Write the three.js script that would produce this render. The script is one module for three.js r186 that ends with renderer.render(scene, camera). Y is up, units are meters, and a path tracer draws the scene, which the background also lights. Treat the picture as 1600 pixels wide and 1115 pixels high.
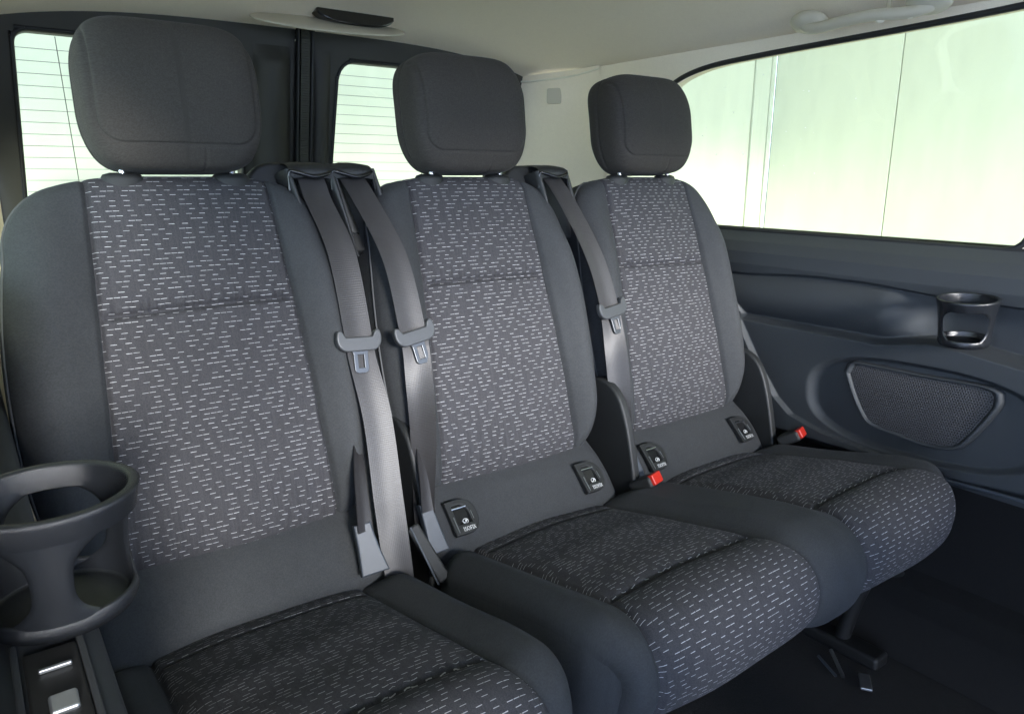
import * as THREE from 'three';
import { mergeGeometries } from 'three/addons/utils/BufferGeometryUtils.js';
import { RoundedBoxGeometry } from 'three/addons/geometries/RoundedBoxGeometry.js';
import { FontLoader } from 'three/addons/loaders/FontLoader.js';
import { TextGeometry } from 'three/addons/geometries/TextGeometry.js';

// ---------------------------------------------------------------- camera, sky, sun, exposure
const scene = new THREE.Scene();
const renderer = new THREE.WebGLRenderer({ antialias: true });
renderer.toneMapping = THREE.LinearToneMapping;
renderer.toneMappingExposure = 9.0;
renderer.shadowMap.enabled = true;
const camera = new THREE.PerspectiveCamera(51.33, 1600 / 1115, 0.02, 200);
camera.position.set(-0.8082, 0.5658, 1.0652);
camera.up.set(0.1365, 0.9718, -0.1925);
camera.lookAt(-0.8082 + 0.58074, 0.5658 - 0.23587, 1.0652 - 0.77917);
camera.setViewOffset(1600, 1115, 0, 6, 1600, 1115);
camera.updateProjectionMatrix();

function skyTexture() {
  const w = 128, h = 64, d = new Float32Array(w * h * 4);
  for (let j = 0; j < h; j++) {
    const el = ((j + 0.5) / h - 0.5) * Math.PI, t = Math.max(0, Math.sin(el));
    const k = Math.pow(t, 0.6);
    for (let i = 0; i < w; i++) {
      const o = (j * w + i) * 4;
      d[o] = 0.66 - 0.31 * k; d[o + 1] = 0.79 - 0.27 * k; d[o + 2] = 1.08 - 0.14 * k; d[o + 3] = 1;
    }
  }
  const t = new THREE.DataTexture(d, w, h, THREE.RGBAFormat, THREE.FloatType);
  t.mapping = THREE.EquirectangularReflectionMapping; t.magFilter = THREE.LinearFilter; t.minFilter = THREE.LinearFilter;
  t.needsUpdate = true;
  return t;
}
const sky = skyTexture();
scene.background = sky; scene.environment = sky;
scene.backgroundIntensity = 1; scene.environmentIntensity = 1;
const sun = new THREE.DirectionalLight(new THREE.Color(1, 0.975, 0.945), 1.05);
sun.position.set(-1.7, 2.6, 9.6); sun.target.position.set(0, 0, 0);
sun.castShadow = true; sun.shadow.radius = 22; sun.shadow.mapSize.set(2048, 2048);
Object.assign(sun.shadow.camera, { left: -7, right: 7, top: 7, bottom: -7, near: 0.5, far: 40 });
scene.add(sun); scene.add(sun.target);

// ---------------------------------------------------------------- helpers
const FLOOR = -0.43;
let seed = 7;
const rnd = () => { seed = (seed * 1664525 + 1013904223) >>> 0; return seed / 4294967296; };
const clamp = (x, a = 0, b = 1) => Math.min(b, Math.max(a, x));
const sm = (a, b, x) => { const t = clamp((x - a) / (b - a)); return t * t * (3 - 2 * t); };
const lerp = (a, b, t) => a + (b - a) * t;
const gauss = (x, s) => Math.exp(-(x / s) * (x / s));
const V = (x, y, z) => new THREE.Vector3(x, y, z);
function lut(pts) { return x => { if (x <= pts[0][0]) return pts[0][1]; for (let i = 1; i < pts.length; i++) if (x <= pts[i][0]) { const t = (x - pts[i - 1][0]) / (pts[i][0] - pts[i - 1][0]); return lerp(pts[i - 1][1], pts[i][1], t); } return pts[pts.length - 1][1]; }; }
function smoothLut(pts) {   // Catmull-Rom through the points
  const n = pts.length;
  return x => {
    if (x <= pts[0][0]) return pts[0][1]; if (x >= pts[n - 1][0]) return pts[n - 1][1];
    let i = 0; while (x > pts[i + 1][0]) i++;
    const p = pts[i], q = pts[i + 1], m = (a, b) => (b[1] - a[1]) / (b[0] - a[0]);
    const m0 = i > 0 ? m(pts[i - 1], q) : m(p, q), m1 = i < n - 2 ? m(p, pts[i + 2]) : m(p, q), h = q[0] - p[0], t = (x - p[0]) / h;
    return (2 * t ** 3 - 3 * t * t + 1) * p[1] + (t ** 3 - 2 * t * t + t) * h * m0 + (-2 * t ** 3 + 3 * t * t) * q[1] + (t ** 3 - t * t) * h * m1;
  };
}
function grid(fn, nu, nv, flip = false) {   // fn(u, v) -> [x, y, z, U, V]
  const pos = [], uv = [], idx = [];
  for (let j = 0; j <= nv; j++) for (let i = 0; i <= nu; i++) { const p = fn(i / nu, j / nv); pos.push(p[0], p[1], p[2]); uv.push(p[3] ?? i / nu, p[4] ?? j / nv); }
  for (let j = 0; j < nv; j++) for (let i = 0; i < nu; i++) {
    const a = j * (nu + 1) + i, b = a + 1, c = a + nu + 1, d = c + 1;
    flip ? idx.push(a, c, b, b, c, d) : idx.push(a, b, c, b, d, c);
  }
  const g = new THREE.BufferGeometry();
  g.setAttribute('position', new THREE.Float32BufferAttribute(pos, 3));
  g.setAttribute('uv', new THREE.Float32BufferAttribute(uv, 2));
  g.setIndex(idx); g.computeVertexNormals();
  return g;
}
const used = {};
function numbered(n) { if (!(n in used)) { used[n] = 0; return n; } used[n]++; return n + '_' + String(used[n]).padStart(3, '0'); }
function merge(list) { return list.length === 1 ? list[0] : mergeGeometries(list.map(g => { const h = g.index ? g.toNonIndexed() : g; for (const k of Object.keys(h.attributes)) if (!['position', 'normal', 'uv'].includes(k)) h.deleteAttribute(k); return h; })); }
function mesh(name, geo, m, parent) {
  const o = new THREE.Mesh(Array.isArray(geo) ? merge(geo) : geo, m); o.castShadow = o.receiveShadow = true;
  o.name = parent ? name : numbered(name); (parent || scene).add(o); return o;
}
function thing(name, label, category, [x, y, z] = [0, 0, 0], group) {
  const o = new THREE.Group(); o.name = numbered(name); o.position.set(x, y, z); scene.add(o);
  o.userData = { label, category }; if (group) o.userData.group = group; return o;
}
// part of a thing, written in world coordinates
function part(t, name, geo, m) { const o = mesh(name, geo, m, t); o.position.set(-t.position.x, -t.position.y, -t.position.z); return o; }
function tag(o, label, category, group) { o.userData = { label, category }; if (group) o.userData.group = group; return o; }
function struct(name, geo, m) { const o = mesh(name, geo, m); o.userData = { kind: 'structure' }; return o; }
function tube(pts, r, n = 40, rs = 8, closed = false) { return new THREE.TubeGeometry(new THREE.CatmullRomCurve3(pts, closed, 'catmullrom', 0.5), n, r, rs, closed); }
function rbox(w, h, d, r, x, y, z, rx = 0, ry = 0, rz = 0) { const g = new RoundedBoxGeometry(w, h, d, 3, r); g.rotateX(rx); g.rotateY(ry); g.rotateZ(rz); g.translate(x, y, z); return g; }

// ---------------------------------------------------------------- textures
function dataTex(w, h, fn, srgb, repeatMetres) {
  const d = new Uint8Array(w * h * 4);
  for (let j = 0; j < h; j++) for (let i = 0; i < w; i++) { const c = fn(i, j), o = (j * w + i) * 4; d[o] = c[0]; d[o + 1] = c[1]; d[o + 2] = c[2]; d[o + 3] = 255; }
  const t = new THREE.DataTexture(d, w, h, THREE.RGBAFormat); t.wrapS = t.wrapT = THREE.RepeatWrapping;
  t.magFilter = THREE.LinearFilter; t.minFilter = THREE.LinearMipmapLinearFilter; t.generateMipmaps = true;
  if (srgb) t.colorSpace = THREE.SRGBColorSpace;
  t.repeat.set(1 / repeatMetres, 1 / repeatMetres); t.needsUpdate = true; return t;
}
function valueNoise(n, s) {   // tileable n x n lattice, returns f(x, y) in lattice units
  let q = s; const r = () => { q = (q * 1664525 + 1013904223) >>> 0; return q / 4294967296; };
  const a = new Float32Array(n * n).map(() => r());
  return (x, y) => { const xi = Math.floor(x), yi = Math.floor(y), fx = x - xi, fy = y - yi, u = fx * fx * (3 - 2 * fx), v = fy * fy * (3 - 2 * fy), g = (i, j) => a[((j % n + n) % n) * n + ((i % n + n) % n)]; return lerp(lerp(g(xi, yi), g(xi + 1, yi), u), lerp(g(xi, yi + 1), g(xi + 1, yi + 1), u), v); };
}
const nz8 = valueNoise(8, 3), nz32 = valueNoise(32, 5), nz256 = valueNoise(256, 11);
// woven seat fabric: charcoal ground with fine warp lines and rows of short pale dashes
const PT = 0.412, PN = 2048;
function patternTexture() {
  const units = 44, rows = 56, on = [], shift = [];
  for (let r = 0; r < rows; r++) {
    const row = new Uint8Array(units); let k = 0;
    while (k < units - 1) { const p = rnd(); let run = p < 0.64 ? 1 : p < 0.92 ? 2 : 3; while (run-- && k < units - 1) row[k++] = 1; const gp = rnd(); k += gp < 0.62 ? 1 : gp < 0.94 ? 2 : 3; }
    on.push(row); shift.push(r * 1.25 + rnd() * 0.9);
  }
  const jit = Array.from({ length: rows * units }, () => rnd());
  return dataTex(PN, PN, (i, j) => {
    const u = i / PN * units, v = j / PN * rows, r = Math.floor(v), uu = ((u - shift[r]) % units + units) % units, k = Math.floor(uu), fu = uu - k, fv = v - r - 0.5;
    const warp = (i % 5 < 2 ? -7 : 3) + ((j + (i % 10 < 5 ? 0 : 3)) % 6 < 3 ? 4 : -4);
    const col = nz32(i / PN * 32 * 6, j / PN * 3) * 14 - 7, gr = (nz256(i / 4, j / 4) - 0.5) * 22;
    let c = 55 + 0.75 * (warp + col * 0.6 + gr), b = c + 3, g = c;
    if (on[r][k] && Math.abs(fv + (fu - 0.5) * 0.02) < 0.058 && fu > 0.05 && fu < 0.93) { const q = 150 + (jit[r * units + k] - 0.5) * 30 + gr * 0.2; c = q; g = q; b = q + 3; }
    return [c, g, b];
  }, true, PT);
}
const patternMap = patternTexture();
const weaveBump = dataTex(512, 512, (i, j) => { const a = (Math.sin(i * Math.PI / 4) * Math.sin(j * Math.PI / 4 + (Math.floor(i / 8) % 2) * Math.PI)) * 60 + 128 + (nz256(i / 2, j / 2) - 0.5) * 90; const c = clamp(a, 0, 255); return [c, c, c]; }, false, 0.07);
const plainMap = dataTex(1024, 1024, (i, j) => { const f = (nz256(i / 4, j / 4) - 0.5) * 12 + (nz32(i / 32, j / 32) - 0.5) * 3 + ((i + j) % 4 < 2 ? 4 : -4); const c = 52 + f * 0.8; return [c - 1, c + 1, c + 3]; }, true, 0.3);
const headMap = dataTex(512, 512, (i, j) => { const c = 56 + (nz256(i / 4, j / 4) - 0.5) * 12 + ((i + j) % 4 < 2 ? 3 : -3); return [c + 3, c, c - 4]; }, true, 0.15);
const grainBump = dataTex(512, 512, (i, j) => { const c = clamp(128 + (nz256(i / 2, j / 2) - 0.5) * 150 + (nz256(i / 5 + 40, j / 5) - 0.5) * 110, 0, 255); return [c, c, c]; }, false, 0.06);
const feltMap = dataTex(512, 512, (i, j) => { const f = (nz256(i / 2, j / 2) - 0.5) * 8 + (nz32(i / 16, j / 16) - 0.5) * 2; return [238 + f, 227 + f, 205 + f]; }, true, 0.25);
const scuffMap = dataTex(1024, 1024, (i, j) => { const n = nz8(i / 128, j / 128) * 0.5 + nz32(i / 32, j / 32) * 0.3 + nz256(i / 6, j / 6) * 0.2; const c = 120 + (n - 0.5) * 110; return [c, c, c]; }, false, 0.5);
const carpetMap = dataTex(512, 512, (i, j) => { const c = 7 + (nz256(i / 2, j / 2) - 0.5) * 8 + (nz32(i / 16, j / 16) - 0.5) * 3; return [c, c, c]; }, true, 0.2);
const webMap = dataTex(256, 256, (i, j) => { const c = 46 + ((i + (j % 16 < 8 ? 0 : 4)) % 8 < 4 ? 7 : -7) + (j % 8 < 2 ? -12 : 3) + (nz256(i, j) - 0.5) * 18; return [c + 1, c, c + 1]; }, true, 0.048);
const webBump = dataTex(256, 256, (i, j) => { const c = 128 + Math.sin(j * Math.PI / 5) * 60 + Math.sin(i * Math.PI / 8) * 25; return [c, c, c]; }, false, 0.048);
const grilleMap = dataTex(256, 256, (i, j) => { const ry = Math.floor(j / 32), x = ((i + (ry % 2) * 16) % 32) - 16, y = (j % 32) - 16, q = Math.hypot(x, y); const c = q < 10 ? 10 : 62; return [c, c, c + 2]; }, true, 0.042);
const grilleBump = dataTex(256, 256, (i, j) => { const ry = Math.floor(j / 32), x = ((i + (ry % 2) * 16) % 32) - 16, y = (j % 32) - 16, q = Math.hypot(x, y); const c = 255 * sm(8, 12, q); return [c, c, c]; }, false, 0.042);
const concreteMap = dataTex(512, 512, (i, j) => { const c = 168 + (nz8(i / 64, j / 64) - 0.5) * 26 + (nz256(i / 2, j / 2) - 0.5) * 22; return [c, c, c - 4]; }, true, 2);
const paintMap = dataTex(512, 512, (i, j) => { const c = 226 + (nz8(i / 64, j / 64) - 0.5) * 8 + (nz32(i / 16, j / 16) - 0.5) * 5; return [c, c, c - 6]; }, true, 1.6);
const ribBump = dataTex(64, 64, (i, j) => { const c = 128 + 110 * Math.sin(j / 64 * Math.PI * 16); return [c, c, c]; }, false, 0.05);

// ---------------------------------------------------------------- materials
const std = (o) => new THREE.MeshStandardMaterial({ side: THREE.DoubleSide, ...o });
const phy = (o) => new THREE.MeshPhysicalMaterial({ side: THREE.DoubleSide, ...o });
const M = {
  pattern: phy({ map: patternMap, roughness: 0.85, specularIntensity: 0.5, bumpMap: weaveBump, bumpScale: 0.0004, sheen: 0.15, sheenRoughness: 0.5, sheenColor: new THREE.Color(0.3, 0.34, 0.42) }),
  plain: phy({ map: plainMap, roughness: 0.82, specularIntensity: 0.5, bumpMap: weaveBump, bumpScale: 0.0004, sheen: 0.15, sheenRoughness: 0.5, sheenColor: new THREE.Color(0.3, 0.34, 0.42) }),
  headFabric: phy({ map: headMap, roughness: 0.88, specularIntensity: 0.5, bumpMap: weaveBump, bumpScale: 0.0004, sheen: 0.3, sheenRoughness: 0.5, sheenColor: new THREE.Color(0.3, 0.3, 0.3) }),
  thread: std({ color: 0x46484a, roughness: 0.8 }),
  darkThread: std({ color: 0x2b2d30, roughness: 0.85 }),
  plastic: std({ color: 0x1b1d1e, roughness: 0.52, bumpMap: grainBump, bumpScale: 0.00025 }),
  plasticGrey: std({ color: 0x353b42, roughness: 0.45, bumpMap: grainBump, bumpScale: 0.0002 }),
  panel: std({ color: 0x2d3134, roughness: 0.56, bumpMap: grainBump, bumpScale: 0.0004 }),
  gloss: std({ color: 0x141516, roughness: 0.22 }),
  cup: std({ color: 0x191b1e, roughness: 0.2, bumpMap: grainBump, bumpScale: 0.0001 }),
  doorTrim: std({ color: 0x31312c, roughness: 0.6, bumpMap: grainBump, bumpScale: 0.0003 }),
  rubber: std({ color: 0x17191a, roughness: 0.6 }),
  ribbed: std({ color: 0x35362f, roughness: 0.7, bumpMap: ribBump, bumpScale: 0.001 }),
  felt: std({ map: feltMap, roughness: 0.95, bumpMap: grainBump, bumpScale: 0.0003 }),
  beigePlastic: std({ color: 0xc3bda9, roughness: 0.55, bumpMap: grainBump, bumpScale: 0.0002 }),
  creamCap: std({ color: 0xe4dfcd, roughness: 0.5 }),
  carpet: std({ map: carpetMap, roughness: 1, bumpMap: grainBump, bumpScale: 0.002 }),
  web: phy({ map: webMap, roughness: 0.47, specularIntensity: 0.9, bumpMap: webBump, bumpScale: 0.00022, sheen: 0.6, sheenRoughness: 0.35, sheenColor: new THREE.Color(0.45, 0.43, 0.43) }),
  chrome: std({ color: 0xb9bcc0, roughness: 0.22, metalness: 1 }),
  steel: std({ color: 0x9a9da0, roughness: 0.35, metalness: 0.9 }),
  tonguePlastic: std({ color: 0x3a3c3e, roughness: 0.38, bumpMap: grainBump, bumpScale: 0.00015 }),
  tongue: std({ color: 0x484b4f, roughness: 0.32, metalness: 0.35 }),
  frame: std({ color: 0x080909, roughness: 0.6 }),
  red: std({ color: 0xb0271b, roughness: 0.4 }),
  white: std({ color: 0xc8caca, roughness: 0.6 }),
  grille: std({ map: grilleMap, roughness: 0.5, bumpMap: grilleBump, bumpScale: 0.001 }),
  glass: phy({ color: new THREE.Color(0.92, 0.97, 0.77), transmission: 1, thickness: 0, roughness: 0.0, ior: 1.32 }),
  strap: std({ map: webMap, color: new THREE.Color(0.55, 0.55, 0.58), roughness: 0.6 }),
  wire: std({ color: 0x77786a, roughness: 0.6 }),
  smoke: phy({ color: 0x0c0c10, roughness: 0.12, clearcoat: 0.6 }),
  lens: phy({ color: new THREE.Color(0.85, 0.9, 0.86), roughness: 0.25, transmission: 0.35, thickness: 0 }),
  concrete: std({ map: concreteMap, roughness: 0.9 }),
  paint: std({ map: paintMap, color: new THREE.Color(0.98, 1.0, 0.90), roughness: 0.6 }),
  seamDark: std({ color: 0x8b8d82, roughness: 0.8 }),
  sill: std({ color: 0x0c0d0d, roughness: 0.6 }),
  speck: std({ color: 0xf4f4ee, roughness: 0.7 }),
};

// ---------------------------------------------------------------- outside: ground and painted panel walls
{ const g = new THREE.PlaneGeometry(120, 120); g.rotateX(-Math.PI / 2); g.translate(0, FLOOR - 0.55, 0); const p = g.attributes.position, u = g.attributes.uv; for (let i = 0; i < p.count; i++) u.setXY(i, p.getX(i), p.getZ(i)); struct('ground', g, M.concrete); }
{
  const GY = FLOOR - 0.55, HW = 4.2;
  const w = thing('panel_wall', 'pale green painted panel wall outside the side window', 'wall', [5.05, GY, 2]);
  part(w, 'backing', new THREE.BoxGeometry(0.06, HW, 12).translate(5.06, GY + HW / 2, 3.0), M.seamDark);
  for (let z = -2.97, k = 0; k < 11; k++, z += 1.065) part(w, 'panel', rbox(0.04, HW, 1.058, 0.004, 5.012, GY + HW / 2, z + 0.5325), M.paint);
  const b = thing('panel_wall', 'whitish painted panel wall behind the rear doors', 'wall', [0, GY, -3.1]);
  part(b, 'backing', new THREE.BoxGeometry(12, HW, 0.06).translate(-1, GY + HW / 2, -3.06), M.seamDark);
  for (let x = 4.72, k = 0; k < 11; k++, x -= 1.065) part(b, 'panel', rbox(1.058, HW, 0.04, 0.004, x - 0.5325, GY + HW / 2, -3.012), M.paint);
  part(b, 'corner_trim', rbox(0.2, HW, 0.05, 0.004, 4.83, GY + HW / 2, -3.005), M.paint);
  part(b, 'corner_trim', rbox(0.05, HW, 0.035, 0.004, 4.966, GY + HW / 2, -2.99), M.paint);
}

{
  const y = FLOOR - 0.55 + 3.3, t = thing('canopy_roof', 'pale canopy roof over the parking bay', 'roof', [1.8, y, -1]);
  part(t, 'deck', rbox(11.4, 0.12, 8.1, 0.02, -0.55, y + 0.06, 0.95), M.paint);
}
// ---------------------------------------------------------------- van shell
struct('van_floor', new THREE.BoxGeometry(1.84, 0.08, 4.3).translate(0, FLOOR - 0.04, 0.78), M.carpet);
const xs = y => 0.85 - 0.05 * (y - 0.42) / 0.45;          // inner face of the side wall
// headliner
{
  const zs = z => z;
  const yc = smoothLut([[-1.0, 0.915], [-0.9, 0.945], [-0.75, 0.982], [-0.5, 1.005], [0, 1.02], [2.0, 1.03]]);
  const ye = smoothLut([[-1.0, 0.860], [-0.8, 0.866], [-0.4, 0.872], [0.5, 0.880], [2.0, 0.88]]);
  const hw = smoothLut([[-1.0, 0.745], [-0.93, 0.80], [-0.8, 0.822], [2.0, 0.825]]);
  const f = (u, v, up) => { const z = lerp(-1.0, 2.0, v), s = Math.sin((u - 0.5) * Math.PI), x = s * hw(z); return [x, lerp(ye(z), yc(z), 1 - Math.pow(Math.abs(s), 3.6)) + up, z, x, z]; };
  const h = thing('headliner', 'beige felt roof lining of the van', 'headliner', [0, 0.87, 0]); h.userData = { kind: 'structure' };
  part(h, 'lining', [grid((u, v) => f(u, v, 0), 80, 120), grid((u, v) => f(u, v, 0.05), 30, 30)], M.felt);
  part(h, 'rear_edge', tube(Array.from({ length: 25 }, (_, i) => { const p = f(i / 24, 0.003, -0.002); return V(p[0], p[1], p[2]); }), 0.006, 60), M.rubber);
}
// side walls with windows
function windowPath(P, front) {
  if (!front) {
    P.moveTo(-0.25, 0.425); P.lineTo(0.455, 0.422); P.quadraticCurveTo(0.505, 0.422, 0.507, 0.47); P.lineTo(0.53, 0.82); P.quadraticCurveTo(0.535, 0.868, 0.47, 0.866);
    P.bezierCurveTo(0.25, 0.852, 0.0, 0.85, -0.20, 0.838); P.bezierCurveTo(-0.30, 0.832, -0.38, 0.815, -0.425, 0.77); P.bezierCurveTo(-0.50, 0.70, -0.60, 0.58, -0.625, 0.49); P.quadraticCurveTo(-0.64, 0.428, -0.57, 0.428); P.lineTo(-0.25, 0.425);
  } else { P.moveTo(0.72, 0.44); P.lineTo(1.58, 0.44); P.lineTo(1.56, 0.86); P.lineTo(0.74, 0.86); P.lineTo(0.72, 0.44); }
  return P;
}
function leanWall(g, side, off = 0) {   // shape in (z, y) -> world on the leaning side wall; extrude depth goes outward
  const p = g.attributes.position, u = g.attributes.uv;
  for (let i = 0; i < p.count; i++) { const z = p.getX(i), y = p.getY(i), d = p.getZ(i); p.setXYZ(i, side * (xs(y) + d + off), y, z); if (u) u.setXY(i, z, y); }
  g.computeVertexNormals(); return g;
}
for (const side of [1, -1]) {
  const right = side > 0;
  const S = new THREE.Shape(); const zEnd = right ? 1.75 : 0.60;
  S.moveTo(-0.75, 0.30); S.lineTo(zEnd, 0.30); S.lineTo(zEnd, 0.893); S.lineTo(-0.75, 0.874); S.lineTo(-0.75, 0.30);
  S.holes.push(windowPath(new THREE.Path(), false)); if (right) S.holes.push(windowPath(new THREE.Path(), true));
  const t = thing('side_wall_trim', right ? 'beige upper side trim around the large side window' : 'beige upper side trim beside the seat with the near cup holder', 'wall trim', [side * 0.83, 0.3, 0]);
  part(t, 'lining', leanWall(new THREE.ExtrudeGeometry(S, { depth: 0.045, bevelEnabled: false, curveSegments: 24 }), side), M.felt);
  // rear corner pillar
  const path = y => new THREE.CatmullRomCurve3([V(0.715, y, -1.02), V(0.745, y, -0.965), V(xs(y) - 0.035, y, -0.875), V(xs(y) - 0.006, y, -0.77), V(xs(y) - 0.003, y, -0.66)], false, 'catmullrom', 0.5);
  const yt = smoothLut([[0, 0.862], [0.4, 0.868], [1, 0.874]]);
  const pg = grid((u, v) => { const y = lerp(FLOOR + 0.01, yt(u) + 0.004, v), p = path(y).getPoint(u); return [side * p.x, y, p.z, u * 0.35, y]; }, 40, 24);
  const pl = thing('corner_pillar', right ? 'pale curved pillar trim with a small square cap between rear door and side window' : 'pale curved pillar trim beside the rear window with the vertical wire', 'pillar trim', [side * 0.8, 0.1, -0.85]);
  part(pl, 'cover', pg, M.felt);
  part(pl, 'seam', tube(Array.from({ length: 12 }, (_, i) => { const u = i / 11, p = path(yt(u)).getPoint(u); return V(side * (p.x - 0.002), yt(u) - 0.004 - 0.012 * Math.sin(u * 3), p.z); }), 0.003, 40), M.creamCap);
  if (right) {   // small square cover
    const c = V(0.806, 0.803, -0.86), a = new THREE.Shape(); const w = 0.022, r = 0.006;
    a.moveTo(-w + r, -w); a.lineTo(w - r, -w); a.quadraticCurveTo(w, -w, w, -w + r); a.lineTo(w, w - r); a.quadraticCurveTo(w, w, w - r, w); a.lineTo(-w + r, w); a.quadraticCurveTo(-w, w, -w, w - r); a.lineTo(-w, -w + r); a.quadraticCurveTo(-w, -w, -w + r, -w);
    const g = new THREE.ExtrudeGeometry(a, { depth: 0.004, bevelThickness: 0.0015, bevelSize: 0.0015, bevelSegments: 2 }); g.rotateY(-0.95); g.translate(c.x - 0.028, c.y, c.z + 0.014);
    part(pl, 'square_cap', g, M.beigePlastic);
  }
  // glass and seal
  const W = thing('side_window', right ? 'large side window with dark rubber edge beside the seats' : 'side window with dark rubber edge by the near cup holder', 'window', [side * 0.85, 0.42, 0]);
  const G = new THREE.Shape(); windowPath(G, false);
  part(W, 'pane', leanWall(new THREE.ShapeGeometry(G, 24), side, 0.022), M.glass);
  const pts = G.getPoints(20).map(p => V(side * (xs(p.y) - 0.001), p.y, p.x)); pts.pop();
  part(W, 'seal', tube(pts, 0.0065, 220, 8, true), M.rubber);
  if (right) {
    const F = new THREE.Shape(); windowPath(F, true);
    const W2 = thing('side_window', 'plain side window further forward than the seats', 'window', [0.85, 0.44, 1.1]);
    part(W2, 'pane', leanWall(new THREE.ShapeGeometry(F), 1, 0.022), M.glass);
    // small specks on the big pane
    const sc = [];
    for (let k = 0; k < 45; k++) { const z = -0.35 + rnd() * rnd() * 0.7, y = 0.45 + rnd() * 0.36, g = new THREE.IcosahedronGeometry(0.0007 + rnd() * 0.0009, 0); g.scale(0.3, 1, 1); g.translate(xs(y) + 0.02, y, z); sc.push(g); }
    const sp = part(W, 'specks', sc, M.speck); sp.userData.kind = 'stuff';
  }
}
// front end of the passenger space, out of sight: pillar beside the open sliding door
tag(mesh('door_pillar', rbox(0.07, 1.36, 0.12, 0.02, -0.85, FLOOR + 0.66, 1.72), M.beigePlastic), 'beige pillar at the front of the open sliding door', 'pillar');

// ---------------------------------------------------------------- rear doors
const rearZ = y => -0.955 - 0.2 * (0.91 - y);
function rearShape(x0, x1, wx0, wx1, wy0, wy1, r) {
  const S = new THREE.Shape(); S.moveTo(x0, FLOOR + 0.02); S.lineTo(x1, FLOOR + 0.02); S.lineTo(x1, 0.93); S.lineTo(x0, 0.93); S.lineTo(x0, FLOOR + 0.02);
  const H = new THREE.Path(); H.moveTo(wx0 + r, wy0); H.lineTo(wx1 - r, wy0); H.quadraticCurveTo(wx1, wy0, wx1, wy0 + r); H.lineTo(wx1 - 0.01, wy1 - r); H.quadraticCurveTo(wx1 - 0.012, wy1, wx1 - 0.01 - r, wy1); H.lineTo(wx0 + 0.015 + r, wy1); H.quadraticCurveTo(wx0 + 0.014, wy1, wx0 + 0.012, wy1 - r); H.lineTo(wx0, wy0 + r); H.quadraticCurveTo(wx0, wy0, wx0 + r, wy0);
  S.holes.push(H); return [S, H];
}
function onRear(g, off) { const p = g.attributes.position, u = g.attributes.uv; for (let i = 0; i < p.count; i++) { const x = p.getX(i), y = p.getY(i), d = p.getZ(i); p.setXYZ(i, x, y, rearZ(y) + d + off); if (u) u.setXY(i, x, y); } g.computeVertexNormals(); return g; }
function rearDoor(x0, x1, w, label, vert) {
  const [S, H] = rearShape(x0, x1, ...w);
  const t = thing('rear_door', label, 'door', [(x0 + x1) / 2, FLOOR, -1.1], 'rear doors');
  part(t, 'trim', onRear(new THREE.ExtrudeGeometry(S, { depth: 0.03, bevelThickness: 0.006, bevelSize: 0.006, bevelSegments: 3, curveSegments: 16 }), -0.04), M.doorTrim);
  const G = new THREE.Shape(H.getPoints(16));
  part(t, 'pane', onRear(new THREE.ShapeGeometry(G), -0.03), M.glass);
  const sp = H.getPoints(16).map(p => V(p.x, p.y, rearZ(p.y) - 0.004)); sp.pop();
  part(t, 'window_seal', tube(sp, 0.005, 160, 6, true), M.rubber);
  for (let y = w[2] + 0.03; y < w[3] - 0.02; y += 0.0262) part(t, 'heating_wire', new THREE.BoxGeometry(w[1] - w[0] - 0.02, 0.0011, 0.0006).translate((w[0] + w[1]) / 2, y, rearZ(y) - 0.029), M.wire);
  if (vert) { const g = new THREE.BoxGeometry(0.0018, w[3] - w[2] - 0.01, 0.0006); g.rotateX(0.197); g.rotateZ(0.06); g.translate(-0.555, (w[2] + w[3]) / 2, rearZ((w[2] + w[3]) / 2) - 0.0275); part(t, 'busbar', g, M.wire); }
  return t;
}
const dl = rearDoor(-0.80, -0.022, [-0.665, -0.155, 0.46, 0.868, 0.035], 'dark rear door with a vertical line on its heated window', true);
const dr = rearDoor(0.033, 0.80, [0.09, 0.66, 0.46, 0.868, 0.065], 'dark rear door beside the pale corner pillar with heated window', false);
{ // bulged column on the left door, edge lips
  const col = (x0, x1, h) => grid((u, v) => { const x = lerp(x0, x1, u), y = lerp(0.2, 0.885, v); return [x, y, rearZ(y) - 0.004 + h * Math.pow(Math.sin(Math.PI * u), 0.8) * sm(1.0, 0.93, v), x, y]; }, 14, 40);
  part(dl, 'column', col(-0.13, -0.03, 0.035), M.doorTrim);
  part(dr, 'column', col(0.034, 0.083, 0.012), M.doorTrim);
  const s = thing('door_seal', 'ribbed rubber strip between the two rear doors', 'seal', [0, 0.2, -1.0]);
  part(s, 'ribbed_strip', (() => { const g = new THREE.BoxGeometry(0.024, 1.0, 0.02); const u = g.attributes.uv, p = g.attributes.position; for (let i = 0; i < u.count; i++) u.setXY(i, p.getX(i), p.getY(i)); g.rotateX(0.197); g.translate(0.004, 0.46, rearZ(0.46) + 0.006); return g; })(), M.ribbed);
  part(s, 'backing', rbox(0.07, 1.36, 0.02, 0.004, 0.005, 0.24, rearZ(0.24) - 0.05, 0.197), M.rubber);
  part(s, 'rubber_lip', rbox(0.009, 1.0, 0.03, 0.004, 0.024, 0.46, rearZ(0.46) + 0.004, 0.197), M.rubber);
  part(s, 'rubber_lip', rbox(0.007, 1.0, 0.02, 0.003, -0.014, 0.46, rearZ(0.46) + 0.004, 0.197), M.rubber);
}

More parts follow.
